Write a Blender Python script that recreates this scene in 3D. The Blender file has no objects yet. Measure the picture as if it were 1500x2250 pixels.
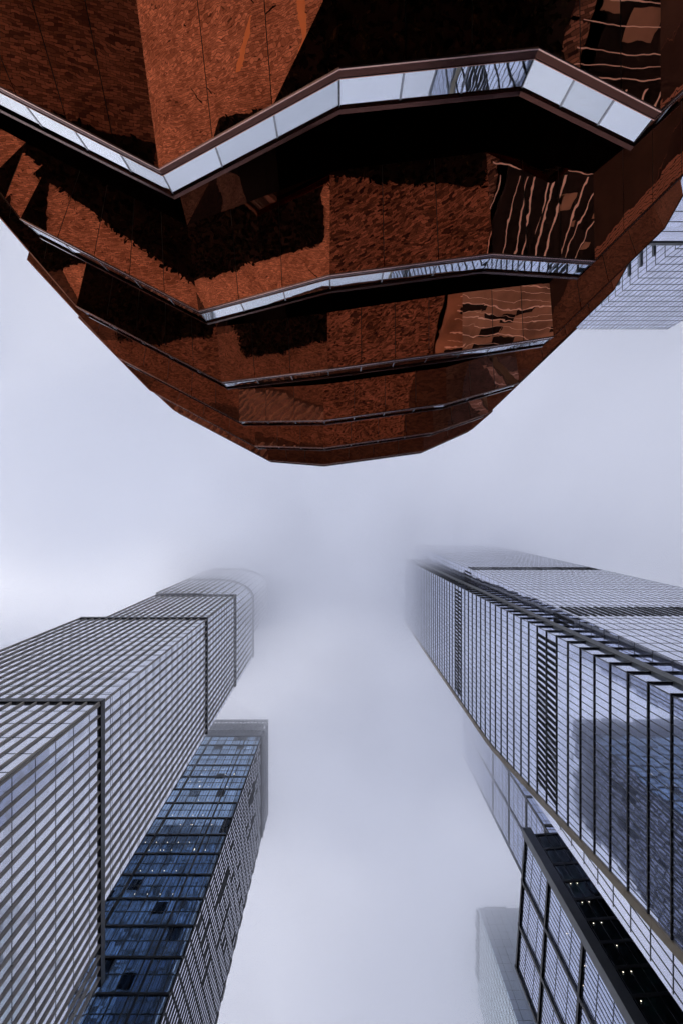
import bpy, math, random
from mathutils import Vector
random.seed(4)
SC = bpy.context.scene
COL = SC.collection
CAMZ = 1.6
F = 1200.0          # focal length in pixels of the 1500 x 2250 photograph

# ------------------------------------------------------------------ camera
cam = bpy.data.cameras.new('camera')
cam.sensor_fit = 'VERTICAL'; cam.sensor_height = 36.0; cam.lens = 36.0 * F / 2250
cam.clip_start = 0.1; cam.clip_end = 6000
co = bpy.data.objects.new('camera', cam); COL.objects.link(co)
co.location = (0, 0, CAMZ); co.rotation_euler = (math.pi, 0, 0)     # straight up
SC.camera = co

# ------------------------------------------------------------------ render look
SC.view_settings.view_transform = 'Standard'
SC.view_settings.look = 'None'
SC.view_settings.exposure = 0.42
SC.cycles.use_denoising = True
SC.cycles.max_bounces = 10
SC.cycles.glossy_bounces = 6
SC.cycles.transparent_max_bounces = 12
SC.cycles.volume_bounces = 6
SC.cycles.caustics_reflective = True
SC.cycles.sample_clamp_indirect = 4

# ------------------------------------------------------------------ sky and sun
SUN_EL, SUN_AZ = math.radians(36), math.radians(-72)
w = bpy.data.worlds.new('World'); SC.world = w; w.use_nodes = True
nt = w.node_tree; N = nt.nodes; L = nt.links; N.clear()
out = N.new('ShaderNodeOutputWorld'); bg = N.new('ShaderNodeBackground')
sky = N.new('ShaderNodeTexSky'); sky.sky_type = 'NISHITA'; sky.sun_disc = False
sky.sun_elevation = SUN_EL; sky.sun_rotation = SUN_AZ
skm = N.new('ShaderNodeVectorMath'); skm.operation = 'SCALE'; skm.inputs['Scale'].default_value = 0.06
tc = N.new('ShaderNodeTexCoord')
no = N.new('ShaderNodeTexNoise'); no.inputs['Scale'].default_value = 1.7; no.inputs['Detail'].default_value = 5; no.inputs['Roughness'].default_value = 0.5
no.inputs['Distortion'].default_value = 0.4
cr = N.new('ShaderNodeValToRGB')
cr.color_ramp.elements[0].position = 0.34; cr.color_ramp.elements[0].color = (0.125, 0.138, 0.20, 1)
cr.color_ramp.elements[1].position = 0.66; cr.color_ramp.elements[1].color = (1.21, 1.27, 1.52, 1)
mx = N.new('ShaderNodeMixRGB'); mx.inputs[0].default_value = 0.93
L.new(tc.outputs['Generated'], no.inputs['Vector']); L.new(no.outputs['Fac'], cr.inputs[0])
L.new(sky.outputs[0], skm.inputs[0]); L.new(skm.outputs[0], mx.inputs[1]); L.new(cr.outputs[0], mx.inputs[2])
L.new(mx.outputs[0], bg.inputs['Color']); bg.inputs['Strength'].default_value = 1.0
L.new(bg.outputs[0], out.inputs[0])
sl = bpy.data.lights.new('sun', 'SUN'); sl.energy = 1.3; sl.angle = math.radians(14); sl.color = (1, .95, .88)
so = bpy.data.objects.new('sun', sl); COL.objects.link(so)
sdir = Vector((math.sin(SUN_AZ) * math.cos(SUN_EL), math.cos(SUN_AZ) * math.cos(SUN_EL), math.sin(SUN_EL)))
so.rotation_euler = sdir.to_track_quat('Z', 'Y').to_euler()

# ------------------------------------------------------------------ materials
def newmat(name):
    m = bpy.data.materials.new(name); m.use_nodes = True
    b = m.node_tree.nodes['Principled BSDF']
    return m, m.node_tree, b
def plain(name, c, rough=.5, metal=0., var=0.12, scale=.7, bump=0.):
    m, t, b = newmat(name)
    b.inputs['Roughness'].default_value = rough; b.inputs['Metallic'].default_value = metal
    tc = t.nodes.new('ShaderNodeTexCoord'); n = t.nodes.new('ShaderNodeTexNoise')
    n.inputs['Scale'].default_value = scale; n.inputs['Detail'].default_value = 6
    t.links.new(tc.outputs['Object'], n.inputs['Vector'])
    r = t.nodes.new('ShaderNodeValToRGB')
    r.color_ramp.elements[0].position = .3; r.color_ramp.elements[1].position = .7
    r.color_ramp.elements[0].color = (*[x * (1 - var) for x in c], 1)
    r.color_ramp.elements[1].color = (*[min(1, x * (1 + var)) for x in c], 1)
    t.links.new(n.outputs['Fac'], r.inputs[0]); t.links.new(r.outputs[0], b.inputs['Base Color'])
    if bump:
        bp = t.nodes.new('ShaderNodeBump'); bp.inputs['Distance'].default_value = bump
        t.links.new(n.outputs['Fac'], bp.inputs['Height']); t.links.new(bp.outputs[0], b.inputs['Normal'])
    return m
def glass(name, c, cell, var=.12, tilt=.012, rough=.03, metal=.9, dark=None, pdark=0.0, wave=.03):
    """coated facade glass: a tinted mirror whose panes differ a little in tint and tilt"""
    m, t, b = newmat(name); nd, ln = t.nodes, t.links
    b.inputs['Roughness'].default_value = rough; b.inputs['Metallic'].default_value = metal
    tc = nd.new('ShaderNodeTexCoord')
    dv = nd.new('ShaderNodeVectorMath'); dv.operation = 'DIVIDE'; dv.inputs[1].default_value = cell
    ad = nd.new('ShaderNodeVectorMath'); ad.operation = 'ADD'; ad.inputs[1].default_value = (.37, .41, .003)
    fl = nd.new('ShaderNodeVectorMath'); fl.operation = 'FLOOR'
    wn = nd.new('ShaderNodeTexWhiteNoise'); wn.noise_dimensions = '3D'
    ln.new(tc.outputs['Object'], dv.inputs[0]); ln.new(dv.outputs[0], ad.inputs[0]); ln.new(ad.outputs[0], fl.inputs[0]); ln.new(fl.outputs[0], wn.inputs['Vector'])
    r = nd.new('ShaderNodeValToRGB')
    r.color_ramp.elements[0].color = (*[x * (1 - var) for x in c], 1)
    r.color_ramp.elements[1].color = (*[min(1, x * (1 + var)) for x in c], 1)
    if dark:
        e = r.color_ramp.elements.new(pdark); e.color = (*[x * (1 - var) for x in c], 1)
        r.color_ramp.elements[0].color = (*dark, 1)
        e = r.color_ramp.elements.new(pdark * .98); e.color = (*dark, 1)
    ln.new(wn.outputs['Value'], r.inputs[0]); ln.new(r.outputs[0], b.inputs['Base Color'])
    # pane tilt + slow waviness
    sb = nd.new('ShaderNodeVectorMath'); sb.operation = 'SUBTRACT'; sb.inputs[1].default_value = (.5, .5, .5)
    sc = nd.new('ShaderNodeVectorMath'); sc.operation = 'SCALE'; sc.inputs['Scale'].default_value = tilt * 2
    ge = nd.new('ShaderNodeNewGeometry'); a2 = nd.new('ShaderNodeVectorMath'); a2.operation = 'ADD'
    nn = nd.new('ShaderNodeVectorMath'); nn.operation = 'NORMALIZE'
    ln.new(wn.outputs['Color'], sb.inputs[0]); ln.new(sb.outputs[0], sc.inputs[0])
    ln.new(sc.outputs[0], a2.inputs[0]); ln.new(ge.outputs['Normal'], a2.inputs[1]); ln.new(a2.outputs[0], nn.inputs[0])
    no = nd.new('ShaderNodeTexNoise'); no.inputs['Scale'].default_value = .25; no.inputs['Detail'].default_value = 2
    ln.new(tc.outputs['Object'], no.inputs['Vector'])
    bp = nd.new('ShaderNodeBump'); bp.inputs['Strength'].default_value = .5; bp.inputs['Distance'].default_value = wave
    ln.new(no.outputs['Fac'], bp.inputs['Height']); ln.new(nn.outputs[0], bp.inputs['Normal'])
    ln.new(bp.outputs[0], b.inputs['Normal'])
    return m
def emitter(name, c, s):
    m, t, b = newmat(name)
    b.inputs['Base Color'].default_value = (*c, 1)
    b.inputs['Emission Color'].default_value = (*c, 1); b.inputs['Emission Strength'].default_value = s
    return m
def copper(name, c, amp=.006, scale=.9, rough=.004):
    m, t, b = newmat(name); nd, ln = t.nodes, t.links
    b.inputs['Metallic'].default_value = 1; b.inputs['Roughness'].default_value = rough
    tc = nd.new('ShaderNodeTexCoord')
    n0 = nd.new('ShaderNodeTexNoise'); n0.inputs['Scale'].default_value = .8; n0.inputs['Detail'].default_value = 5
    r = nd.new('ShaderNodeValToRGB'); r.color_ramp.elements[0].position = .3; r.color_ramp.elements[1].position = .7
    r.color_ramp.elements[0].color = (*[x * .88 for x in c], 1); r.color_ramp.elements[1].color = (*c, 1)
    ln.new(tc.outputs['Object'], n0.inputs['Vector']); ln.new(n0.outputs['Fac'], r.inputs[0]); ln.new(r.outputs[0], b.inputs['Base Color'])
    n1 = nd.new('ShaderNodeTexNoise'); n1.inputs['Scale'].default_value = scale; n1.inputs['Detail'].default_value = .6
    n2 = nd.new('ShaderNodeTexNoise'); n2.inputs['Scale'].default_value = scale * 5; n2.inputs['Detail'].default_value = 1
    ln.new(tc.outputs['Object'], n1.inputs['Vector']); ln.new(tc.outputs['Object'], n2.inputs['Vector'])
    b1 = nd.new('ShaderNodeBump'); b1.inputs['Strength'].default_value = 1; b1.inputs['Distance'].default_value = amp
    b2 = nd.new('ShaderNodeBump'); b2.inputs['Strength'].default_value = 1; b2.inputs['Distance'].default_value = amp * .06
    ln.new(n1.outputs['Fac'], b1.inputs['Height']); ln.new(n2.outputs['Fac'], b2.inputs['Height'])
    ln.new(b1.outputs[0], b2.inputs['Normal']); ln.new(b2.outputs[0], b.inputs['Normal'])
    return m

M = {}
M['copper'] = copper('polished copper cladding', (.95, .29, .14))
M['copper_wavy'] = copper('rippled copper cladding', (.95, .38, .22), amp=.022, scale=.42)
M['copper_brushed'] = copper('dark bronze copper trim', (.10, .038, .027), amp=.002, rough=.14)
M['copper_shade'] = copper('copper with painted dark reflection', (.10, .04, .025))  # same copper, with the walkway's dark reflection put into its colour
M['copper_highlight'] = copper('painted copper highlight', (.85, .52, .42), amp=.001, rough=.2)  # pale colour paints the highlight along the fascia edges
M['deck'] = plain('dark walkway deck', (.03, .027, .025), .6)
M['steel'] = plain('satin steel', (.45, .46, .48), .25, 1.0)
m, t, b = newmat('railing glass')     # reflective balustrade glass
gl = t.nodes.new('ShaderNodeBsdfGlossy'); gl.inputs['Roughness'].default_value = .01; gl.inputs['Color'].default_value = (.93, .96, 1, 1)
tr = t.nodes.new('ShaderNodeBsdfTransparent'); tr.inputs['Color'].default_value = (.72, .78, .80, 1)
ms = t.nodes.new('ShaderNodeMixShader'); ms.inputs[0].default_value = .70
oi = t.nodes.new('ShaderNodeObjectInfo'); rr = t.nodes.new('ShaderNodeMapRange'); rr.inputs['To Min'].default_value = .66; rr.inputs['To Max'].default_value = .95
t.links.new(oi.outputs['Random'], rr.inputs['Value']); t.links.new(rr.outputs[0], ms.inputs[0])
tcg = t.nodes.new('ShaderNodeTexCoord'); ng = t.nodes.new('ShaderNodeTexNoise'); ng.inputs['Scale'].default_value = .7; bg_ = t.nodes.new('ShaderNodeBump'); bg_.inputs['Distance'].default_value = .004
t.links.new(tcg.outputs['Object'], ng.inputs['Vector']); t.links.new(ng.outputs['Fac'], bg_.inputs['Height']); t.links.new(bg_.outputs[0], gl.inputs['Normal'])
t.links.new(tr.outputs[0], ms.inputs[1]); t.links.new(gl.outputs[0], ms.inputs[2])
t.links.new(ms.outputs[0], t.nodes['Material Output'].inputs['Surface']); t.nodes.remove(b)
M['rail_glass'] = m

M['stone'] = plain('taupe limestone fins', (.40, .365, .31), .65, var=.2, scale=.35)
M['darkmetal'] = plain('dark bronze metal', (.018, .018, .020), .4, .3)
M['matte'] = plain('matte black cladding', (.016, .017, .02), .85)
M['midmetal'] = plain('grey metal', (.075, .082, .088), .4, .4)
M['olive'] = plain('olive grey metal', (.13, .135, .12), .5, .2)
M['lightmetal'] = plain('light grey metal', (.15, .165, .17), .45, .3)
M['goldtrim'] = plain('champagne metal trim', (.36, .29, .18), .5, .2, var=.1, scale=.2)
M['roofing'] = plain('roof membrane', (.12, .12, .13), .8)
M['concrete'] = plain('pale crown panels', (.30, .31, .34), .6)
M['lamp'] = emitter('ceiling downlight', (1, .88, .70), 1.5)
M['g_left'] = glass('silver glass', (.84, .86, .93), (2.2, 2.7, 5.0), .09, .02)
M['g_blue'] = glass('deep blue glass', (.34, .48, .66), (2.65, 2.65, 3.7), .22, .006, metal=.85, wave=.015, dark=(.01, .02, .035), pdark=.07)
M['g_right'] = glass('pale blue glass', (.62, .68, .86), (1.1, 1.1, 4.2), .06, .004, wave=.012)
M['g_right2'] = glass('lavender glass', (.72, .75, .88), (3.0, 3.0, 4.2), .07, .012)
M['g_panel'] = glass('panel glass', (.47, .53, .72), (1.2, 1.2, 4.1), .10, .012)
M['g_black'] = glass('black lobby glass', (.020, .030, .036), (1.6, 1.6, 4.1), .5, .01, metal=.6, dark=(.02, .05, .05), pdark=.1)
M['g_green'] = glass('pale green glass', (.70, .80, .82), (3, 3, 4), .06, .01)
M['g_grey'] = glass('grey glass', (.24, .28, .32), (3, 3, 4), .12, .01)

# ------------------------------------------------------------------ mesh helpers
def link(name, verts, faces, mat, parent=None):
    me = bpy.data.meshes.new(name); me.from_pydata([tuple(v) for v in verts], [], faces)
    me.materials.append(mat); me.update()
    o = bpy.data.objects.new(name, me); COL.objects.link(o)
    if parent is not None:
        o.parent = parent
        o.matrix_parent_inverse = parent.matrix_basis.inverted()
    return o
class MB:
    def __init__(s): s.v = []; s.f = []
    def hexa(s, b4, t4):
        n = len(s.v); s.v += list(b4) + list(t4)
        s.f += [(n, n+3, n+2, n+1), (n+4, n+5, n+6, n+7)] + [(n+i, n+(i+1) % 4, n+4+(i+1) % 4, n+4+i) for i in range(4)]
        return s
    def box(s, x0, x1, y0, y1, z0, z1):
        return s.hexa([(x0, y0, z0), (x1, y0, z0), (x1, y1, z0), (x0, y1, z0)], [(x0, y0, z1), (x1, y0, z1), (x1, y1, z1), (x0, y1, z1)])
    def quad(s, *p):
        n = len(s.v); s.v += list(p); s.f.append(tuple(range(n, n+len(p)))); return s
    def add(s, o):
        n = len(s.v); s.v += o.v; s.f += [tuple(i+n for i in f) for f in o.f]; return s
    def build(s, name, mat, parent=None): return link(name, s.v, s.f, mat, parent)
def thing(name, loc, label, cat, group=None):
    o = bpy.data.objects.new(name, None); o.location = loc; COL.objects.link(o)
    o['label'] = label; o['category'] = cat
    if group: o['group'] = group
    o.empty_display_size = .5
    return o
def parts(name, blocks, mat, parent, limit=98):
    """each block an object of its own; past the limit the rest is one 'stuff' part"""
    for b_ in blocks[:limit]: b_.build(name, mat, parent)
    rest = blocks[limit:]
    if rest:
        a = MB()
        for b_ in rest: a.add(b_)
        a.build(name, mat, parent)['kind'] = 'stuff'
def px(p, h):                       # a sight line's point at height h over the eye
    return ((p[0]-750)*h/F, (p[1]-1125)*h/F, h+CAMZ)

def miter(path, d):
    """2-D offset of an open path to its right side by d"""
    res = []
    n = len(path)
    nr = []
    for i in range(n-1):
        dx, dy = path[i+1][0]-path[i][0], path[i+1][1]-path[i][1]; l = math.hypot(dx, dy) or 1
        nr.append((dy/l, -dx/l))
    for i in range(n):
        a = nr[max(0, i-1)]; b_ = nr[min(n-2, i)]
        mx_, my_ = a[0]+b_[0], a[1]+b_[1]; q = (mx_*mx_+my_*my_)
        k = min(2.0/q, 2.2)*d if q > 1e-6 else d
        res.append((path[i][0]+mx_*k, path[i][1]+my_*k))
    return res
def band(path, z, h, d, inset=.05):
    """a horizontal strip proud of the facade by d"""
    A, B_ = miter(path, -inset), miter(path, d); m_ = MB()
    for i in range(len(path)-1):
        m_.hexa([(*A[i], z), (*B_[i], z), (*B_[i+1], z), (*A[i+1], z)], [(*A[i], z+h), (*B_[i], z+h), (*B_[i+1], z+h), (*A[i+1], z+h)])
    return m_
def along(path, sp, start=0.0):
    """points every sp along a path with the right-hand normal"""
    res = []; s = start
    for i in range(len(path)-1):
        dx, dy = path[i+1][0]-path[i][0], path[i+1][1]-path[i][1]; l = math.hypot(dx, dy)
        while s < l:
            res.append((path[i][0]+dx/l*s, path[i][1]+dy/l*s, dy/l, -dx/l)); s += sp
        s -= l
    return res
def fin(p, w_, d, z0, z1, inset=.06):
    x, y, nx, ny = p; tx, ty = -ny, nx; a = w_/2
    q = [(x-tx*a-nx*inset, y-ty*a-ny*inset), (x-tx*a+nx*d, y-ty*a+ny*d), (x+tx*a+nx*d, y+ty*a+ny*d), (x+tx*a-nx*inset, y+ty*a-ny*inset)]
    return MB().hexa([(*c, z0) for c in q], [(*c, z1) for c in q])
def prism(poly, z0, z1):
    m_ = MB(); n = len(poly)
    m_.v = [(*p, z0) for p in poly]+[(*p, z1) for p in poly]
    m_.f = [tuple(range(n)), tuple(range(2*n-1, n-1, -1))]+[(i, n+i, n+(i+1) % n, (i+1) % n) for i in range(n)]
    return m_

# ------------------------------------------------------------------ ground
def ground():
    m, t, b = newmat('plaza pavers'); nd, ln = t.nodes, t.links
    b.inputs['Roughness'].default_value = .7
    tc = nd.new('ShaderNodeTexCoord')
    br = nd.new('ShaderNodeTexBrick'); br.inputs['Scale'].default_value = 1
    br.inputs['Brick Width'].default_value = .62; br.inputs['Row Height'].default_value = .21; br.inputs['Mortar Size'].default_value = .012
    br.inputs['Color1'].default_value = (.12, .09, .075, 1); br.inputs['Color2'].default_value = (.03, .025, .022, 1); br.inputs['Mortar'].default_value = (.10, .08, .07, 1)
    br.inputs['Bias'].default_value = -.1
    n = nd.new('ShaderNodeTexNoise'); n.inputs['Scale'].default_value = .12; n.inputs['Detail'].default_value = 4
    mx = nd.new('ShaderNodeMixRGB'); mx.blend_type = 'MULTIPLY'; mx.inputs[0].default_value = .8
    r = nd.new('ShaderNodeValToRGB'); r.color_ramp.elements[0].position = .35; r.color_ramp.elements[0].color = (.55, .5, .46, 1); r.color_ramp.elements[1].position = .65
    ln.new(tc.outputs['Object'], br.inputs['Vector']); ln.new(tc.outputs['Object'], n.inputs['Vector']); ln.new(n.outputs['Fac'], r.inputs[0])
    ln.new(br.outputs['Color'], mx.inputs[1]); ln.new(r.outputs[0], mx.inputs[2]); ln.new(mx.outputs[0], b.inputs['Base Color'])
    o = link('ground', [(-1500, -1500, 0), (1500, -1500, 0), (1500, 1500, 0), (-1500, 1500, 0)], [(0, 1, 2, 3)], m); o['kind'] = 'structure'
ground()
def pavers(name, c1, c2, w_, h_, mo=(.06, .05, .045), rot=0):
    m, t, b = newmat(name); nd, ln = t.nodes, t.links
    b.inputs['Roughness'].default_value = .6
    tc = nd.new('ShaderNodeTexCoord'); mp = nd.new('ShaderNodeMapping'); mp.inputs['Rotation'].default_value = (0, 0, rot)
    br = nd.new('ShaderNodeTexBrick'); br.inputs['Scale'].default_value = 1; br.inputs['Bias'].default_value = 0
    br.inputs['Brick Width'].default_value = w_; br.inputs['Row Height'].default_value = h_; br.inputs['Mortar Size'].default_value = .01
    br.inputs['Color1'].default_value = (*c1, 1); br.inputs['Color2'].default_value = (*c2, 1); br.inputs['Mortar'].default_value = (*mo, 1)
    n = nd.new('ShaderNodeTexNoise'); n.inputs['Scale'].default_value = .35; n.inputs['Detail'].default_value = 5
    r = nd.new('ShaderNodeValToRGB'); r.color_ramp.elements[0].position = .35; r.color_ramp.elements[0].color = (.62, .58, .55, 1); r.color_ramp.elements[1].position = .62
    mx = nd.new('ShaderNodeMixRGB'); mx.blend_type = 'MULTIPLY'; mx.inputs[0].default_value = .8
    ln.new(tc.outputs['Object'], mp.inputs[0]); ln.new(mp.outputs[0], br.inputs['Vector']); ln.new(tc.outputs['Object'], n.inputs['Vector']); ln.new(n.outputs['Fac'], r.inputs[0])
    ln.new(br.outputs['Color'], mx.inputs[1]); ln.new(r.outputs[0], mx.inputs[2]); ln.new(mx.outputs[0], b.inputs['Base Color'])
    return m
def sheet(name, pts, z, mat):
    o = link(name, [(x, y, z) for x, y in pts], [tuple(range(len(pts)))], mat); o['kind'] = 'structure'; return o
def plaza():
    bright = pavers('clay pavers with painted sunlight', (.95, .70, .53), (.42, .28, .20), .36, .12, mo=(.16, .11, .09))  # sunlit brightness is put into this paver colour
    mid = pavers('speckled brown pavers', (.46, .31, .24), (.03, .02, .018), .34, .13, rot=.5)
    tanp = pavers('russet pavers', (.36, .25, .19), (.09, .06, .05), .38, .125)
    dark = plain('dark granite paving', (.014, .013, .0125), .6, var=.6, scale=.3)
    tan = plain('brown granite paving', (.34, .26, .20), .5, var=.5, scale=.25)
    line = plain('white granite strip', (.95, .92, .88), .5)
    asph = plain('asphalt', (.022, .022, .023), .9)
    for m_ in (dark, tan, asph, bright, mid, tanp, bpy.data.materials['plaza pavers']): m_.node_tree.nodes['Principled BSDF'].inputs['Specular IOR Level'].default_value = .08
    sheet('plaza', [(-48, -45), (-.4, -45), (-.4, 5), (-48, 5)], .004, bright)
    sheet('plaza', [(-11, -45), (-.42, -45), (-.42, -9), (-11, -9)], .008, tanp)
    sheet('plaza', [(-17, -45), (-11.02, -45), (-11.02, -10.5), (-16.2, -12.2)], .008, dark)  # dark patch added so the copper above mirrors black
    arc = [(-19.6, -12.4), (-18.0, -13.6), (-17.2, -15.2), (-17.1, -17.5), (-17.6, -20.5)]
    arc2 = [(x-.35-.35*math.sin(i*.8), y) for i, (x, y) in enumerate(arc)]
    clay = plain('orange reflection arc', (.95, .55, .25), .5)
    for i in range(4): sheet('reflection_paving_line', [arc[i], arc[i+1], arc2[i+1], arc2[i]], .014, clay)  # arc added to stand in for a curved orange reflection
    random.seed(13)
    for k in range(16):
        x, y = random.choice([(random.uniform(-32, -18), random.uniform(-21, -13)), (random.uniform(-45, -22), random.uniform(-1, 4))])
        l, a, w_ = random.uniform(.6, 2.2), random.uniform(-.9, .9)+.5, random.uniform(.06, .2)
        cx, sx = math.cos(a)*l/2, math.sin(a)*l/2; nx_, ny_ = -math.sin(a)*w_, math.cos(a)*w_
        sheet('reflection_streak', [(x-cx, y-sx), (x+cx, y+sx), (x+cx+nx_, y+sx+ny_), (x-cx+nx_*.5, y-sx+ny_*.5)], .012, dark)  # dark streaks added for the silhouettes mirrored in the copper
    sheet('plaza', [(-75, 18), (-.4, 10), (-.4, 30), (-75, 30)], .004, tanp)
    sheet('plaza', [(-36, 5.02), (-.4, 5.02), (-.4, 9.98), (-36, 13.8)], .004, mid)
    sheet('plaza', [(-.38, -45), (12, -45), (14.5, 30), (-.4, 30)], .004, mid)
    sheet('plaza', [(12.02, -30), (48, -30), (48, 3.6), (13.1, 3.6)], .004, dark)
    sheet('plaza', [(13.2, 3.62), (48, 3.62), (48, 15), (13.6, 15)], .004, tan)
    sheet('road', [(48.1, -200), (64, -200), (64, 15), (48.1, 15)], .006, asph)
    random.seed(9)
    x = 12.9
    while x < 33:
        wd = random.choice((.05, .07, .12)); sheet('reflection_paving_line', [(x, -6.6), (x+wd, -6.6), (x+wd+.1, 3.4), (x+.1, 3.4)], .010, line); x += random.uniform(.7, 1.6)
    y = -6.9
    while y > -15:
        wd = random.choice((.04, .06, .11)); sheet('reflection_paving_line', [(12.3, y-.3), (30, y+.5), (30, y+.5+wd), (12.3, y-.3+wd)], .010, line); y -= random.uniform(.4, .95)
    y = 4.2
    while y < 14:
        wd = random.choice((.05, .08, .14)); sheet('reflection_paving_line', [(15, y-.8), (47, y+1.4), (47, y+1.4+wd), (15, y-.8+wd)], .010, line); y += random.uniform(.6, 1.3)
    rib = plain('brown reflection stripe', (.20, .13, .10), .6)
    for k in range(9):
        a, b_ = 41+k*.62, -1.5-k*.1; sheet('reflection_paving_line', [(a, b_-3), (a+15, b_-19), (a+15.2, b_-18.8), (a+.2, b_-2.8)], .010, rib)  # stripes added so the right end panels mirror fine lines
    for k in range(34):
        x, y, a, b_ = random.uniform(13, 30), random.uniform(-14, 3), random.uniform(.3, 1.6), random.uniform(.3, 1.3)
        sheet('paving_inlay', [(x-a/2, y-b_/2), (x+a/2, y-b_/2), (x+a/2, y+b_/2), (x-a/2, y+b_/2)], .0085, tan)
    for k in range(26):
        x, y, a, b_ = random.uniform(16, 44), random.uniform(4.5, 14), random.uniform(1, 5), random.uniform(.5, 1.6)
        sheet('paving_inlay', [(x-a/2, y-b_/2), (x+a/2, y-b_/2), (x+a/2, y+b_/2), (x-a/2, y+b_/2)], .0085, dark)
    # planting beds: low masses of leaves
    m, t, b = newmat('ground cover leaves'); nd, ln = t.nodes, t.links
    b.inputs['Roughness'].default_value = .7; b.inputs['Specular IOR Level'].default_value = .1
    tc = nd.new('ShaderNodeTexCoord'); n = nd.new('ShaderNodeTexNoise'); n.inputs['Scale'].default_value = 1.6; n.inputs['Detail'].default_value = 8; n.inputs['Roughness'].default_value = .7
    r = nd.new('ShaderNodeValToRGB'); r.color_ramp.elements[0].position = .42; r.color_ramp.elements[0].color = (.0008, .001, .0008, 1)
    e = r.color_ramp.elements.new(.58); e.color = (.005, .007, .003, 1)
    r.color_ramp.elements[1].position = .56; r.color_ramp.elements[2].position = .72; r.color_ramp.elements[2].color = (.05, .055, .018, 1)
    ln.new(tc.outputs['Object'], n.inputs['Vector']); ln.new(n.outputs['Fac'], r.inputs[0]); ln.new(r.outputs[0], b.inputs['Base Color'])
    def inside(p, poly):
        c = False
        for (x1, y1), (x2, y2) in zip(poly, poly[1:]+poly[:1]):
            if (y1 > p[1]) != (y2 > p[1]) and p[0] < (x2-x1)*(p[1]-y1)/(y2-y1)+x1: c = not c
        return c
    random.seed(2)
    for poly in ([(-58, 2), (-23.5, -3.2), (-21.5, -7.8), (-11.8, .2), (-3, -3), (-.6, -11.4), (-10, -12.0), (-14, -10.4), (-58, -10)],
                 [(.2, -6.2), (11.6, -5.6), (11.8, -14), (.2, -14)],  # bed added to blacken the reflection in the panel above it
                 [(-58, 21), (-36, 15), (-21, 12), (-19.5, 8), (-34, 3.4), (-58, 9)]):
        x0, x1 = min(p[0] for p in poly), max(p[0] for p in poly); y0, y1 = min(p[1] for p in poly), max(p[1] for p in poly)
        m_ = MB()
        q = [(x, y) for x, y in poly]
        k = 0
        while k < (x1-x0)*(y1-y0)*15:
            k += 1
            x, y = random.uniform(x0, x1), random.uniform(y0, y1)
            if not inside((x+random.uniform(-.08, .08), y+random.uniform(-.08, .08)), poly): continue
            z = random.uniform(.15, .7); a = random.uniform(0, 3.14); s_ = random.uniform(.14, .28)
            ca, sa = math.cos(a)*s_, math.sin(a)*s_; t1, t2 = random.uniform(-.2, .2), random.uniform(-.2, .2)
            m_.quad((x-ca, y-sa, z-t1), (x+sa*.5, y-ca*.5, z-t2), (x+ca, y+sa, z+t1), (x-sa*.5, y+ca*.5, z+t2))
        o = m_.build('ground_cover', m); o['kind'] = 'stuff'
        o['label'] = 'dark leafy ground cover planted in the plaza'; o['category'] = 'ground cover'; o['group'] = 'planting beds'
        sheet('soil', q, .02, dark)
plaza()

# ------------------------------------------------------------------ the copper stair structure
TI = [
 dict(o=[(-80,150),(350,372),(745,152),(1182,107),(1450,245),(1560,145)], h=[14.2,16,13.5,13.5,14.2,14.4],
      c=[(-200,-40),(295,-40),(740,-60),(1182,-60),(1450,-60),(1560,-60)], k=2, d=.8, n=[4,3,3,3,2]),
 dict(o=[(-60,345),(45,481),(437,684),(724,605),(1082,558),(1306,573),(1560,325)], h=[19.6,20.4,21.5,19,19,19.3,19.3],
      c=[(-60,250),(115,344),(412,495),(725,377),(1067,334),(1302,382),(1560,170)], k=3, d=1.2, n=[3,5,3,3,3,4]),
 dict(o=[(-60,408),(168,673),(488,840),(720,812),(1015,771),(1215,740),(1458,503),(1500,428)], h=[24.8,26,27,24.5,24.5,24.8,24.8,24.8],
      c=[(-50,300),(191,576),(476,719),(719,687),(1015,643),(1206,621),(1420,420),(1480,320)], k=3, d=1.1, n=[3,5,3,4,3,4,1]),
 dict(o=[(60,570),(168,687),(260,786),(526,926),(711,924),(980,887),(1140,841),(1347,638),(1385,570)], h=[30.5,31,31.6,32.2,30,30,30.2,30.2,30.2],
      c=[(80,490),(185,610),(270,735),(526,856),(711,845),(979,807),(1130,765),(1330,570),(1365,490)], k=4, d=.9, n=[2,2,5,3,4,3,4,1]),
 dict(o=[(172,697),(329,857),(560,980),(711,984),(952,950),(1072,908),(1266,722)], h=[36,36.4,36.8,35.5,35.5,35.6,35.6],
      c=[(200,660),(345,825),(561,934),(711,930),(949,903),(1068,868),(1250,690)], k=3, d=.65, n=[4,4,3,4,3,4]),
 dict(o=[(335,858),(382,901),(590,1011),(711,1021),(929,991),(1036,943),(1081,904)], h=[41]*7,
      c=[(345,835),(387,877),(587,983),(711,988),(929,960),(1036,912),(1085,870)], k=3, d=.5, n=[1,4,3,4,2,1]),
]
def solve(t):
    n = len(t['o'])
    O = [Vector(((p[0]-750)*h/F, (p[1]-1125)*h/F, h)) for p, h in zip(t['o'], t['h'])]
    D = [Vector(((p[0]-750)/F, (p[1]-1125)/F, 1)) for p in t['c']]
    C = [None]*n; k = t['k']; C[k] = D[k]*(t['h'][k]-t['d'])
    for a, b_ in [(i, i+1) for i in range(k, n-1)]+[(i, i-1) for i in range(k, 0, -1)]:
        nn = (O[b_]-O[a]).cross(C[a]-O[a]); s = nn.dot(O[a])/nn.dot(D[b_])
        s = min(max(s, t['h'][b_]-t['d']*1.6), t['h'][b_]-t['d']*.5)
        C[b_] = D[b_]*s
    up = Vector((0, 0, CAMZ))
    return [o+up for o in O], [c+up for c in C]
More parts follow.
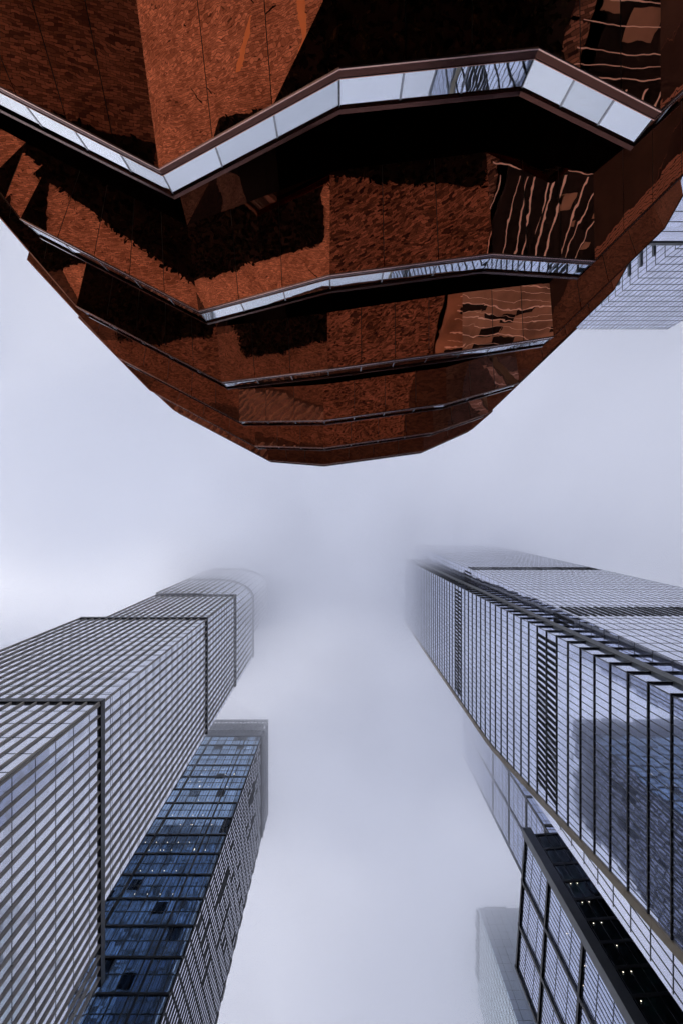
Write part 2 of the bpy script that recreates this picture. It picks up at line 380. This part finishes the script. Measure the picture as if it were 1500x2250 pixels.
def vessel():
    root = thing('stair_tower', (0, -14, 0), 'giant flaring copper-clad stair structure with glass railings, overhanging the top of the view', 'stair tower')
    prev = None
    for ti, t in enumerate(TI):
        O, C = solve(t); n = len(O)
        xy = [(p.x, p.y) for p in O]
        zs = [p.z for p in O]
        def off(d): return miter(xy, d)
        def prof(i, din0, din1, u0, u1, f0=0., f1=1.):
            a0, a1 = off(din0), off(din1)
            def at(a, u, f): return (a[i][0]+(a[i+1][0]-a[i][0])*f, a[i][1]+(a[i+1][1]-a[i][1])*f, zs[i]+(zs[i+1]-zs[i])*f+u)
            return MB().hexa([at(a0, u0, f0), at(a1, u0, f0), at(a1, u0, f1), at(a0, u0, f1)], [at(a0, u1, f0), at(a1, u1, f0), at(a1, u1, f1), at(a0, u1, f1)])
        # deck + inner flat soffit + added light-blocking wall = the walkway body
        Ci = [Vector((c.x*1.30+(0), c.y-7.0, c.z)) for c in C]
        body = MB(); fo = off(.28)
        Cw = [Vector((c.x, c.y, zs[i]+.22)) for i, c in enumerate(Ci)]
        deckm = MB()
        for i in range(n-1):
            deckm.quad((fo[i][0], fo[i][1], zs[i]+.22), (fo[i+1][0], fo[i+1][1], zs[i+1]+.22), Cw[i+1], Cw[i])
        deck = deckm.build('walkway', M['deck'], root)
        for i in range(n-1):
            MB().quad(C[i], C[i+1], Ci[i+1], Ci[i]).build('inner_soffit', M['copper_shade'], deck)
        if prev is not None:
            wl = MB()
            # added wall shuts sky light out of the open back under this soffit
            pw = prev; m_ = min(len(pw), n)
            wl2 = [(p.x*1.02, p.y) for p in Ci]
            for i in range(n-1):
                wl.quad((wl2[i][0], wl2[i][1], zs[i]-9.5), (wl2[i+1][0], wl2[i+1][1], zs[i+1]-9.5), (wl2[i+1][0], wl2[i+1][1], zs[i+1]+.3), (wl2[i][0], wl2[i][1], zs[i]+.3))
            wl.build('sky_blocker_wall', M['deck'], deck)
        prev = Cw
        for i in range(n-1):
            # sloping outer soffit in plates, each a touch out of true
            k = t['n'][i]; pl = MB()
            for j in range(k):
                f0, f1 = j/k, (j+1)/k
                e = .012/max((O[i+1]-O[i]).length, .1)
                f0 += e if j else 0; f1 -= e if j < k-1 else 0
                z = Vector((0, 0, 1))
                def L_(a, b_, f): return a+(b_-a)*f
                ll = (O[i+1]-O[i]).length/k
                tw = [random.uniform(-.0035, .0035)*ll for _ in range(4)]
                q = [L_(O[i], O[i+1], f0)+z*tw[0], L_(O[i], O[i+1], f1)+z*tw[1], L_(C[i], C[i+1], f1)+z*tw[2], L_(C[i], C[i+1], f0)+z*tw[3]]
                pl.quad(*q)
            pl.build('soffit_panel', M['copper_wavy'] if (ti, i) in ((0, 3), (1, 4), (2, 4), (3, 5), (4, 4)) else M['copper'], root)
            prof(i, -.004, .3, -.004, .30).build('fascia', M['copper_brushed'], root)
            prof(i, -.022, .02, .282, .306).build('edge_highlight', M['copper_highlight'], root)
            prof(i, -.02, .03, -.03, .012).build('edge_highlight', M['copper_highlight'], root)
            prof(i, .13, .16, .98, 1.02).build('grab_rail', M['steel'], root)
            prof(i, -.03, .13, 1.32, 1.50).build('handrail', M['copper_brushed'], root)
            k = t['n'][i]; ln_ = (O[i+1]-O[i]).length
            for j in range(k):
                e = .03/ln_
                prof(i, .035, .055, .29, 1.345, j/k+e, (j+1)/k-e).build('glass_pane', M['rail_glass'], root)
                e = .025/ln_
                if j or i == 0: prof(i, .02, .075, .295, 1.35, j/k-e if j else 0, j/k+e).build('railing_post', M['steel'], root)
                else: prof(i, .02, .075, .295, 1.35, 0, e).build('railing_post', M['steel'], root)
    # hidden lower body down to the ground
    lowr = [(-7, -21), (0, -20), (7, -21), (8, -30), (-8, -30)]
    b0 = MB(); up = [(-12, -20), (0, -19), (12, -20), (13, -32), (-13, -32)]
    nn = 5
    b0.v = [(*p, 0) for p in lowr]+[(*p, 12.0) for p in up]
    b0.f = [tuple(range(nn)), tuple(range(2*nn-1, nn-1, -1))]+[(i, nn+i, nn+(i+1) % nn, (i+1) % nn) for i in range(nn)]
    b0.build('base', M['darkmetal'], root)
vessel()

# ------------------------------------------------------------------ left silver tower
def left_tower():
    root = thing('skyscraper', (-60, 50, 0), 'silver glass skyscraper with stone fins and stepped setbacks, lower left', 'skyscraper')
    def rnd(x0, x1, y0, y1, rx, ry, k=8):
        p = [(x0, y0), (x1-rx, y0)]
        for i in range(1, k): a = math.pi/2*i/k; p.append((x1-rx+rx*math.sin(a), y0+ry-ry*math.cos(a)))
        return p+[(x1, y0+ry), (x1, y1)]
    V = [(0, 90, [(-80, 31), (-39.2, 31), (-39.2, 77)], 5.0), (90, 160, [(-76, 31), (-39.2, 31), (-39.2, 64.6)], 4.2),
         (160, 203, [(-68.7, 30.9), (-39.2, 30.9), (-39.2, 64.6)], 4.0), (203, 244, rnd(-68.7, -39.2, 30.2, 64.6, 15, 8), 4.0),
         (244, 288, rnd(-68.7, -39.2, 30.2, 55, 15, 8), 4.0)]
    fins = []; bands = []
    for z0, z1, path, fs in V:
        z0 += CAMZ if z0 else 0; z1 += CAMZ
        back = [(path[-1][0]-8, path[-1][1]), (path[0][0], path[-1][1])]
        prism(path+back, z0, z1-.02).build('glass_wall', M['g_left'], root)
        fl = []
        zz = z1-fs
        while zz > max(z0, 42): fl.append(zz); zz -= fs
        for z in fl: bands.append((z, band(path, z, .09, .035)))
        if z0 > 1:
            for z in fl: bands.append((z+400, band(path, z+.75, .05, .03)))
        bnd = band(path, z1-1.5, 1.5, .32); bnd.build('storey_break', M['darkmetal'], root)
        if len(path) == 3:
            n1 = round(abs(path[1][0]-path[0][0])/2.0); n2 = round((path[2][1]-path[1][1])/1.8)
            pts = along(path[:2], abs(path[1][0]-path[0][0])/n1)+along(path[1:], (path[2][1]-path[1][1])/n2, .25)
        else: pts = along(path, 2.3)
        for p in pts: fins.append((z0, fin(p, .27, .24, z0+.01 if z0 < 5 else z0-.1, z1-.3)))
    fins.sort(key=lambda q: q[0]); bands.sort(key=lambda q: q[0])
    parts('fin', [f for _, f in fins], M['stone'], root)
    parts('floor_band', [f for _, f in bands], M['midmetal'], root)
left_tower()

# ------------------------------------------------------------------ blue glass tower behind it
def blue_tower():
    root = thing('skyscraper', (-50, 95, 0), 'dark blue glass tower with lit lamps and dashed dark flank, behind the silver tower', 'skyscraper')
    x1, y0, y1, x0 = -30.5, 86.0, 125.0, -84
    H = 225.7+CAMZ; HC = 209.5+CAMZ
    MB().box(x0, x1-.3, y0, y1, 0, HC).build('glass_wall', M['g_blue'], root)
    MB().box(x1-.29, x1, y0+.01, y1, 0, HC+.01).build('side_wall', M['matte'], root)
    path = [(x0, y0), (x1, y0)]
    fb = []; z = HC
    while z > 40:
        fb.append(band(path, z-.4, .5, .22)); fb.append(band(path, z-4.05, .12, .08)); z -= 8.0
    parts('floor_band', fb, M['darkmetal'], root)
    parts('mullion', [fin(p, .20, .10, 40, HC-.3) for p in along(path, 2.86, .6)], M['darkmetal'], root)
    parts('fine_mullion', [fin(p, .06, .06, 60, HC-.3) for p in along(path, .883, .3)], M['darkmetal'], root)
    parts('column', [fin(p, .40, .14, 40, HC-.3) for p in along(path, 13.25, 8.0)], M['darkmetal'], root)
    # crown frame
    cr = MB()
    pc = [(x0, y0), (x1+.2, y0), (x1+.2, y1)]
    for za, zb in ((HC+.1, HC+1.2), (HC+5.2, HC+6.6), (H-5.0, H-3.9), (H-1.3, H)): cr.add(band(pc, za, zb-za, .25, .4))
    for p in along(pc, 1.5, .4): cr.add(fin(p, .45, .2, HC, H-.1, .3))
    cr.build('crown_frame', M['concrete'], root)
    MB().box(x0, x1-1.2, y0+1.2, y1, HC, H-2).build('plant_room', M['concrete'], root)
    # staggered slot windows on the flank
    sl_ = []; k = 0
    for j in range(25):
        y = y0+1.0+j*1.54
        z = 48+(j % 5)*.84
        while z < HC-5:
            if random.random() > .05 and not (j in (6, 7, 13) and int(z/15) % 3 == 0): sl_.append((z, MB().box(x1-.02, x1+.03, y-.21, y+.21, z, z+3.2)))
            z += 4.05
    sl_.sort(key=lambda q: abs(q[0]-99))
    parts('slot_window', [q[1] for q in sl_], M['g_right2'], root)
    for q in range(14):
        z = HC-8-q*8.2; 
        MB().box(x1+.04, x1+.16, y1-.6-(q % 2)*.8, y1+.14, z-4.3, z).build('edge_fin', M['darkmetal'], root)
    # ceiling lamps seen at the glass line
    random.seed(11)
    zf = HC-8.0*2
    cnt = 0; row = 0
    lamp = None
    while zf > 62 and cnt < 48:
        for dz in (1.3, 4.6):
            if random.random() < .25: continue
            xs = -34.5-random.uniform(0, 6)
            for q in range(random.choice((3, 4, 6, 7))):
                x = xs-q*random.choice((2.86, 2.86, 5.3))
                if x < -56 or cnt > 48: break
                tall = .15 if random.random() < .9 else .7
                s = MB().box(x-.07, x+.07, y0-.06, y0-.02, zf-8.0+dz, zf-8.0+dz+tall)
                s.build('ceiling_lamp', M['lamp'], root); cnt += 1
                if x < -50: break
        zf -= 8.0
blue_tower()

# ------------------------------------------------------------------ right tower with floor ribs
def right_tower():
    root = thing('skyscraper', (50, 35, 0), 'pale blue glass skyscraper ribbed with black floor lines and gold edge trim, on the right', 'skyscraper')
    X, X2, XB, XE = 33.1, 38.8, 34.5, 78.5
    def yn(h): return 16.9+.0275*h
    def yf(h):
        pts = [(0, 37), (53, 43), (70, 44.9), (102, 49.3), (122, 51.9), (209, 54.9), (320, 58)]
        for (a, b_), (c, d) in zip(pts, pts[1:]):
            if h <= c: return b_+(d-b_)*(h-a)/(c-a)
    def yc(h): return min(53.3, 50.4+.024*(h-50))
    TOP = 286
    hs = [0, 53, 70, 102, 122, 209, TOP]
    g = MB()
    for a, b_ in zip(hs, hs[1:]):
        za, zb = a+CAMZ*(a > 0), b_+CAMZ
        g.hexa([(X, yn(a), za), (40, yn(a), za), (40, yf(a), za), (X, yf(a), za)], [(X, yn(b_), zb), (40, yn(b_), zb), (40, yf(b_), zb), (X, yf(b_), zb)])
    g.build('glass_wall', M['g_right'], root)
    g = MB()
    for a, b_ in ((0, 50), (50, 170), (170, TOP)):
        za, zb = a+CAMZ*(a > 0), b_+CAMZ-.05
        g.hexa([(XB, 30, za), (60, 30, za), (60, yc(a), za), (XB, yc(a), za)], [(XB, 30, zb), (60, 30, zb), (60, yc(b_), zb), (XB, yc(b_), zb)])
    g.build('rear_glass_wall', M['g_right2'], root)
    MB().box(X2, XE, 17.4, 52, 0, TOP+1).build('upper_glass_wall', M['g_right2'], root)
    # floor ribs: bar along the face, returning round the near edge
    ribs = []; lines = []
    fl = [54.8+CAMZ+4.2*i-8.4 for i in range(58)]
    for z in fl:
        h = z-CAMZ
        if h > TOP-3: break
        a, b_ = yn(h), yf(h)
        r = MB().box(X-.13, X+.1, a-.22, b_-.3, z-.10, z+.10)
        r.box(X+.11, X2+.35, a-.21, a+.1, z-.095, z+.095)
        ribs.append(r)
    parts('floor_rib', ribs, M['darkmetal'], root)
    mu = []
    k = 0
    while True:                      # mullions lean with the tapering face
        f = k/26
        if f > 1: break
        m_ = MB()
        for a, b_ in zip(hs[1:], hs[2:]):
            ya, yb = yn(a)+(yf(a)-yn(a))*f, yn(b_)+(yf(b_)-yn(b_))*f
            za, zb = a+CAMZ, b_+CAMZ
            m_.hexa([(X-.05, ya-.035, za), (X+.1, ya-.035, za), (X+.1, ya+.035, za), (X-.05, ya+.035, za)], [(X-.05, yb-.035, zb), (X+.1, yb-.035, zb), (X+.1, yb+.035, zb), (X-.05, yb+.035, zb)])
        mu.append(m_); k += 1
    parts('mullion', mu, M['midmetal'], root)
    # louvred plant floors
    lv = []
    for z0, z1 in ((83.8, 92.4), (151.6, 160.2)):
        y = yn(z0)+1.2
        while y < yf(z0)-1.5:
            lv.append(MB().box(X-.08, X+.05, y, y+.52, z0+CAMZ+.25, z1+CAMZ-.25)); y += 1.02
    for z0, z1 in ((91.5, 100), (164, 172)):
        for zz in range(2):
            pass
        x = X2+.9
        y = 18.3
        while y < 30: lv.append(MB().box(X2-.08, X2+.05, y, y+.5, z0+CAMZ, z1+CAMZ)); y += 1.0
        while x < XE-1: lv.append(MB().box(x, x+.6, 17.4-.08, 17.45, z0+CAMZ, z1+CAMZ)); x += 1.25
    parts('louvre', lv, M['matte'], root)
    # recess column on the near return
    for a, b_ in ((0, 150), (150, TOP)):
        za, zb = a+CAMZ*(a > 0), b_+CAMZ
        MB().hexa([(35.7, yn(a)-.36, za), (37.0, yn(a)-.36, za), (37.0, yn(a)+.1, za), (35.7, yn(a)+.1, za)],
                  [(35.7, yn(b_)-.36, zb), (37.0, yn(b_)-.36, zb), (37.0, yn(b_)+.1, zb), (35.7, yn(b_)+.1, zb)]).build('corner_column', M['olive'], root)
    # gold edge trim in lengths
    h = 30.
    while h < 290:
        h2 = min(h+5.6, 290)
        a, b_ = h+.03, h2-.03
        for s in [c for c in (53, 70, 102, 122, 209) if a < c < b_]: b_ = b_
        ya, yb = yf(a), yf(b_)
        MB().hexa([(X-.22, ya-.25, a+CAMZ), (X+.5, ya-.25, a+CAMZ), (X+.5, ya+.75, a+CAMZ), (X-.22, ya+.75, a+CAMZ)],
                  [(X-.22, yb-.25, b_+CAMZ), (X+.5, yb-.25, b_+CAMZ), (X+.5, yb+.75, b_+CAMZ), (X-.22, yb+.75, b_+CAMZ)]).build('edge_trim', M['goldtrim'], root)
        h = h2
    # fine lines on the two quieter faces
    pth = [(X2, 30), (X2, 17.4), (XE, 17.4)]
    fl2 = []
    z = TOP-2
    while z > 45: fl2.append(band(pth, z, .08, .03)); z -= 4.2
    fl2.sort(key=lambda q: q.v[0][2])
    parts('floor_line', fl2, M['midmetal'], root)
    parts('fine_mullion', [fin(p, .06, .04, 45, TOP) for p in along(pth, 1.55, .4)], M['darkmetal'], root)
    parts('rear_mullion', [fin(p, .10, .05, 45, 250) for p in along([(XB, 50.3), (XB, 42)], 1.4, .5)], M['darkmetal'], root)
    parts('rear_floor_line', [band([(XB, 53.2 if z > 130 else 50.2), (XB, 40)], z, .13, .05) for z in [50+4.2*i for i in range(28)]], M['midmetal'], root)
right_tower()

# ------------------------------------------------------------------ generic glass block with grid
def grid_tower(root, path, back, z0, z1, gl_, fsp, msp, fh=.12, mw=.1, mat='darkmetal', name='glass_wall', zmin=50, d=.05):
    prism(path+back, z0, z1).build(name, M[gl_], root)
    fb = []; z = z1-fsp
    while z > max(z0, zmin): fb.append(band(path, z, fh, d+.02)); z -= fsp
    parts('floor_line', fb, M[mat], root)
    parts('mullion', [fin(p, mw, d, max(z0, zmin), z1-.05) for p in along(path, msp, msp*.5)], M[mat], root)

def cloud_tower():     # half hidden panelled tower, lower right
    k = 1.16
    root = thing('skyscraper', (62*k, 98*k, 0), 'lavender panelled tower dissolving in cloud, left of the gold edge trim', 'skyscraper')
    path = [(55*k, 110.5*k), (55*k, 85*k), (75*k, 85*k)]
    grid_tower(root, path, [(75*k, 110.5*k)], 0, 290, 'g_panel', 4.1*k, 1.6*k, .10, .07, 'midmetal')
    parts('frame_bar', [band(path, z*k, .9, .3) for z in (100, 117, 134, 149, 164, 181, 200)], M['darkmetal'], root)
    parts('frame_post', [fin(p, .8, .32, 40, 290) for p in ((55*k, 110.2*k, -1, 0), (55*k, 97*k, -1, 0), (55*k, 85.5*k, -1, 0))], M['darkmetal'], root)
cloud_tower()
def black_tower():
    root = thing('tower_block', (45, 70, 0), 'mid-rise block with framed glass panels and black glass flank dotted with lamps, bottom right', 'tower block')
    H = 100+CAMZ
    A = [(31.9, 83.5), (33.6, 59.2)]; B_ = [(33.6, 59.2), (60, 57.2)]
    prism([(31.9, 83.5), (33.6, 59.2), (33.8, 59.18), (33.8, 83.5)], 0, H).build('glass_wall', M['g_panel'], root)
    prism([(33.81, 59.19), (60, 57.2), (60, 83.5), (33.81, 83.5)], 0, H-.01).build('dark_glass_wall', M['g_black'], root)
    parts('frame_bar', [band(A, z+CAMZ, .6, .28) for z in (99.25, 88.2, 75.5, 63.2, 51)], M['darkmetal'], root)
    parts('frame_post', [fin(p, .6, .29, 20, H) for p in along(A, 8.1, 8.1)]+[fin((31.93, 83.1, -1, -.07), .5, .36, 20, H)], M['darkmetal'], root)
    parts('mullion', [fin(p, .06, .05, 20, H) for p in along(A, .8, .4)], M['midmetal'], root)
    parts('floor_line', [band(A, H-4.1*i, .08, .05) for i in range(1, 15)], M['midmetal'], root)
    m_ = MB().hexa([(33.1, 57.9, 0), (34.6, 57.9, 0), (34.6, 59.3, 0), (33.3, 59.9, 0)], [(33.1, 57.9, H+.3), (34.6, 57.9, H+.3), (34.6, 59.3, H+.3), (33.3, 59.9, H+.3)])
    m_.build('corner_post', M['midmetal'], root)
    parts('storey_band', [band([(34.7, 59.1), (60, 57.2)], z, .5, .12) for z in [H-.5-4.15*i for i in range(14)]], M['darkmetal'], root)
    parts('mullion', [fin(p, .10, .06, 40, H-.5) for p in along([(34.7, 59.1), (60, 57.2)], 1.6, .8)], M['darkmetal'], root)
    random.seed(5)
    n = 0
    for i in range(3, 13):
        z = H-4.15*i-1.1
        for j in range(3):
            if random.random() < .25: continue
            x = 34.9+j*1.05+random.uniform(0, .3); y = 59.12-(x-34.6)*.0766
            MB().box(x-.06, x+.06, y-.16, y-.10, z, z+.12).build('ceiling_lamp', M['lamp'], root); n += 1
    for i in range(6):
        z = 62+random.uniform(0, 30); y = 60+random.uniform(0, 7)
        x = 33.6-(y-59.2)*.07
        MB().box(x-.13, x-.09, y-.05, y+.05, z, z+.10).build('ceiling_lamp', M['lamp'], root)
black_tower()
def pale_tower():
    root = thing('skyscraper', (80, 170, 0), 'distant pale green tower with grey flank, its flat top fading into cloud', 'skyscraper')
    k = 1.32
    X0, X1, Y0, Y1, H = 46*k, 95*k, 134*k, 165*k, 186*k
    path = [(X0, Y1), (X0, Y0), (X1, Y0)]
    prism([(X0, Y1), (X0, Y0), (X0+.3, Y0), (X0+.3, Y1)], 0, H).build('glass_wall', M['g_green'], root)
    prism([(X0+.31, Y0+.01), (X1, Y0), (X1, Y1), (X0+.31, Y1)], 0, H+.01).build('flank_wall', M['g_grey'], root)
    parts('floor_line', [band(path, H-2-4*i, .12, .05) for i in range(26)], M['midmetal'], root)
    parts('mullion', [fin(p, .10, .05, 90, H) for p in along(path, 3.2, 1.6)], M['midmetal'], root)
    MB().box(X0+4, X0+14, Y0+3, Y0+16, H, H+5).box(X0+18, X0+36, Y0+2, Y0+22, H, H+3).build('roof_plant', M['midmetal'], root)
    parts('roof_fin', [MB().box(X0-.4, X0+.2, Y0+2+i*3.5, Y0+3.6+i*3.5, H-2, H+2+(i % 3)) for i in range(9)], M['midmetal'], root)
    for i in range(9): MB().box(X0+1+i*2.4, X0+2.3+i*2.4, Y0-.2, Y0+.1, H*.63, H*.72).build('louvre', M['darkmetal'], root)
pale_tower()
def far_right_tower():
    root = thing('skyscraper', (85, -75, 0), 'blue grid-lined glass tower behind the copper structure, at the right edge', 'skyscraper')
    k = 1.14
    A_, X_, B_, Y_, W_ = 98.6*k, 70*k, 60*k, -55.3*k, -92*k
    path = [(A_, Y_), (X_, Y_), (X_, W_)]
    grid_tower(root, path, [(A_, W_)], 0, 165*k+CAMZ, 'g_right2', 4.1, 1.5, .16, .10, 'midmetal', zmin=60)
    MB().box(B_, X_-.02, W_+.1, Y_+.35, 0, 112*k+CAMZ).build('lower_glass_wall', M['g_right2'], root)
    parts('terrace_edge', [band([(X_-.1, Y_+.4), (B_, Y_+.4)], 111.2*k+CAMZ, 1.2, .2)], M['midmetal'], root)
    parts('floor_line', [band([(X_-.1, Y_+.36), (B_, Y_+.36)], 112*k-4.1*i, .16, .06) for i in range(1, 12)], M['midmetal'], root)
    parts('sun_shade', [band([(X_, Y_-2.5), (X_, W_+1)], 113*k+6*i, .9, .3) for i in range(10)], M['midmetal'], root)
    parts('roof_rail', [fin(p, .12, .1, 165*k, 165*k+2.4) for p in along(path[:2], 1.3, .3)], M['midmetal'], root)
far_right_tower()

# ------------------------------------------------------------------ low cloud the towers rise into
def cloud():
    zs = [150, 172, 186, 200, 214, 228, 244, 264]
    dn = [.0014, .005, .009, .015, .023, .033, .048]
    for (a, b_), d in zip(zip(zs, zs[1:]), dn):
        m = bpy.data.materials.new('low cloud'); m.use_nodes = True; t = m.node_tree; t.nodes.clear()
        o_ = t.nodes.new('ShaderNodeOutputMaterial'); v = t.nodes.new('ShaderNodeVolumePrincipled')
        v.inputs['Color'].default_value = (.985, .988, 1, 1); v.inputs['Density'].default_value = d; v.inputs['Anisotropy'].default_value = .72
        t.links.new(v.outputs[0], o_.inputs['Volume'])
        o = MB().box(-700, 700, -700, 700, a+.01, b_-.01).build('low_cloud', m)
        o['kind'] = 'stuff'; o['group'] = 'layers of low cloud'
        o['label'] = 'pale lavender low cloud that swallows the tower tops'; o['category'] = 'cloud'
cloud()

def cloud_puffs():
    """uneven upper cloud: thick and thin places give the overcast its soft patches"""
    random.seed(21)
    m = bpy.data.materials.new('upper cloud'); m.use_nodes = True; t = m.node_tree; t.nodes.clear()
    o_ = t.nodes.new('ShaderNodeOutputMaterial'); v = t.nodes.new('ShaderNodeVolumePrincipled')
    v.inputs['Color'].default_value = (.985, .988, 1, 1); v.inputs['Density'].default_value = .022; v.inputs['Anisotropy'].default_value = .6
    t.links.new(v.outputs[0], o_.inputs['Volume'])
    for gx in range(-4, 5):
        for gy in range(-4, 5):
            if random.random() < .25 or (abs(gx) < 1 and abs(gy) < 1): continue
            x, y = gx*105+random.uniform(-40, 40), gy*105+random.uniform(-40, 40)
            rx, ry, rz = random.uniform(35, 52), random.uniform(35, 52), random.uniform(22, 48)
            n, k = 24, 12; V = []; Fc = []; ph = [random.uniform(0, 6.28) for _ in range(3)]
            for i in range(k+1):
                th = math.pi*i/k
                for j in range(n):
                    a = 2*math.pi*j/n
                    w_ = 1+(.12*math.sin(3*a+ph[0])+.08*math.sin(5*a+ph[1]))*math.sin(th)
                    V.append((x+rx*w_*math.sin(th)*math.cos(a), y+ry*w_*math.sin(th)*math.sin(a), 315+rz*math.cos(th)))
            for i in range(k):
                for j in range(n): Fc.append((i*n+j, i*n+(j+1) % n, (i+1)*n+(j+1) % n, (i+1)*n+j))
            o = link('low_cloud', V, Fc, m); o['kind'] = 'stuff'; o['group'] = 'upper cloud'
            o['label'] = 'thicker patch in the upper overcast'; o['category'] = 'cloud'
cloud_puffs()
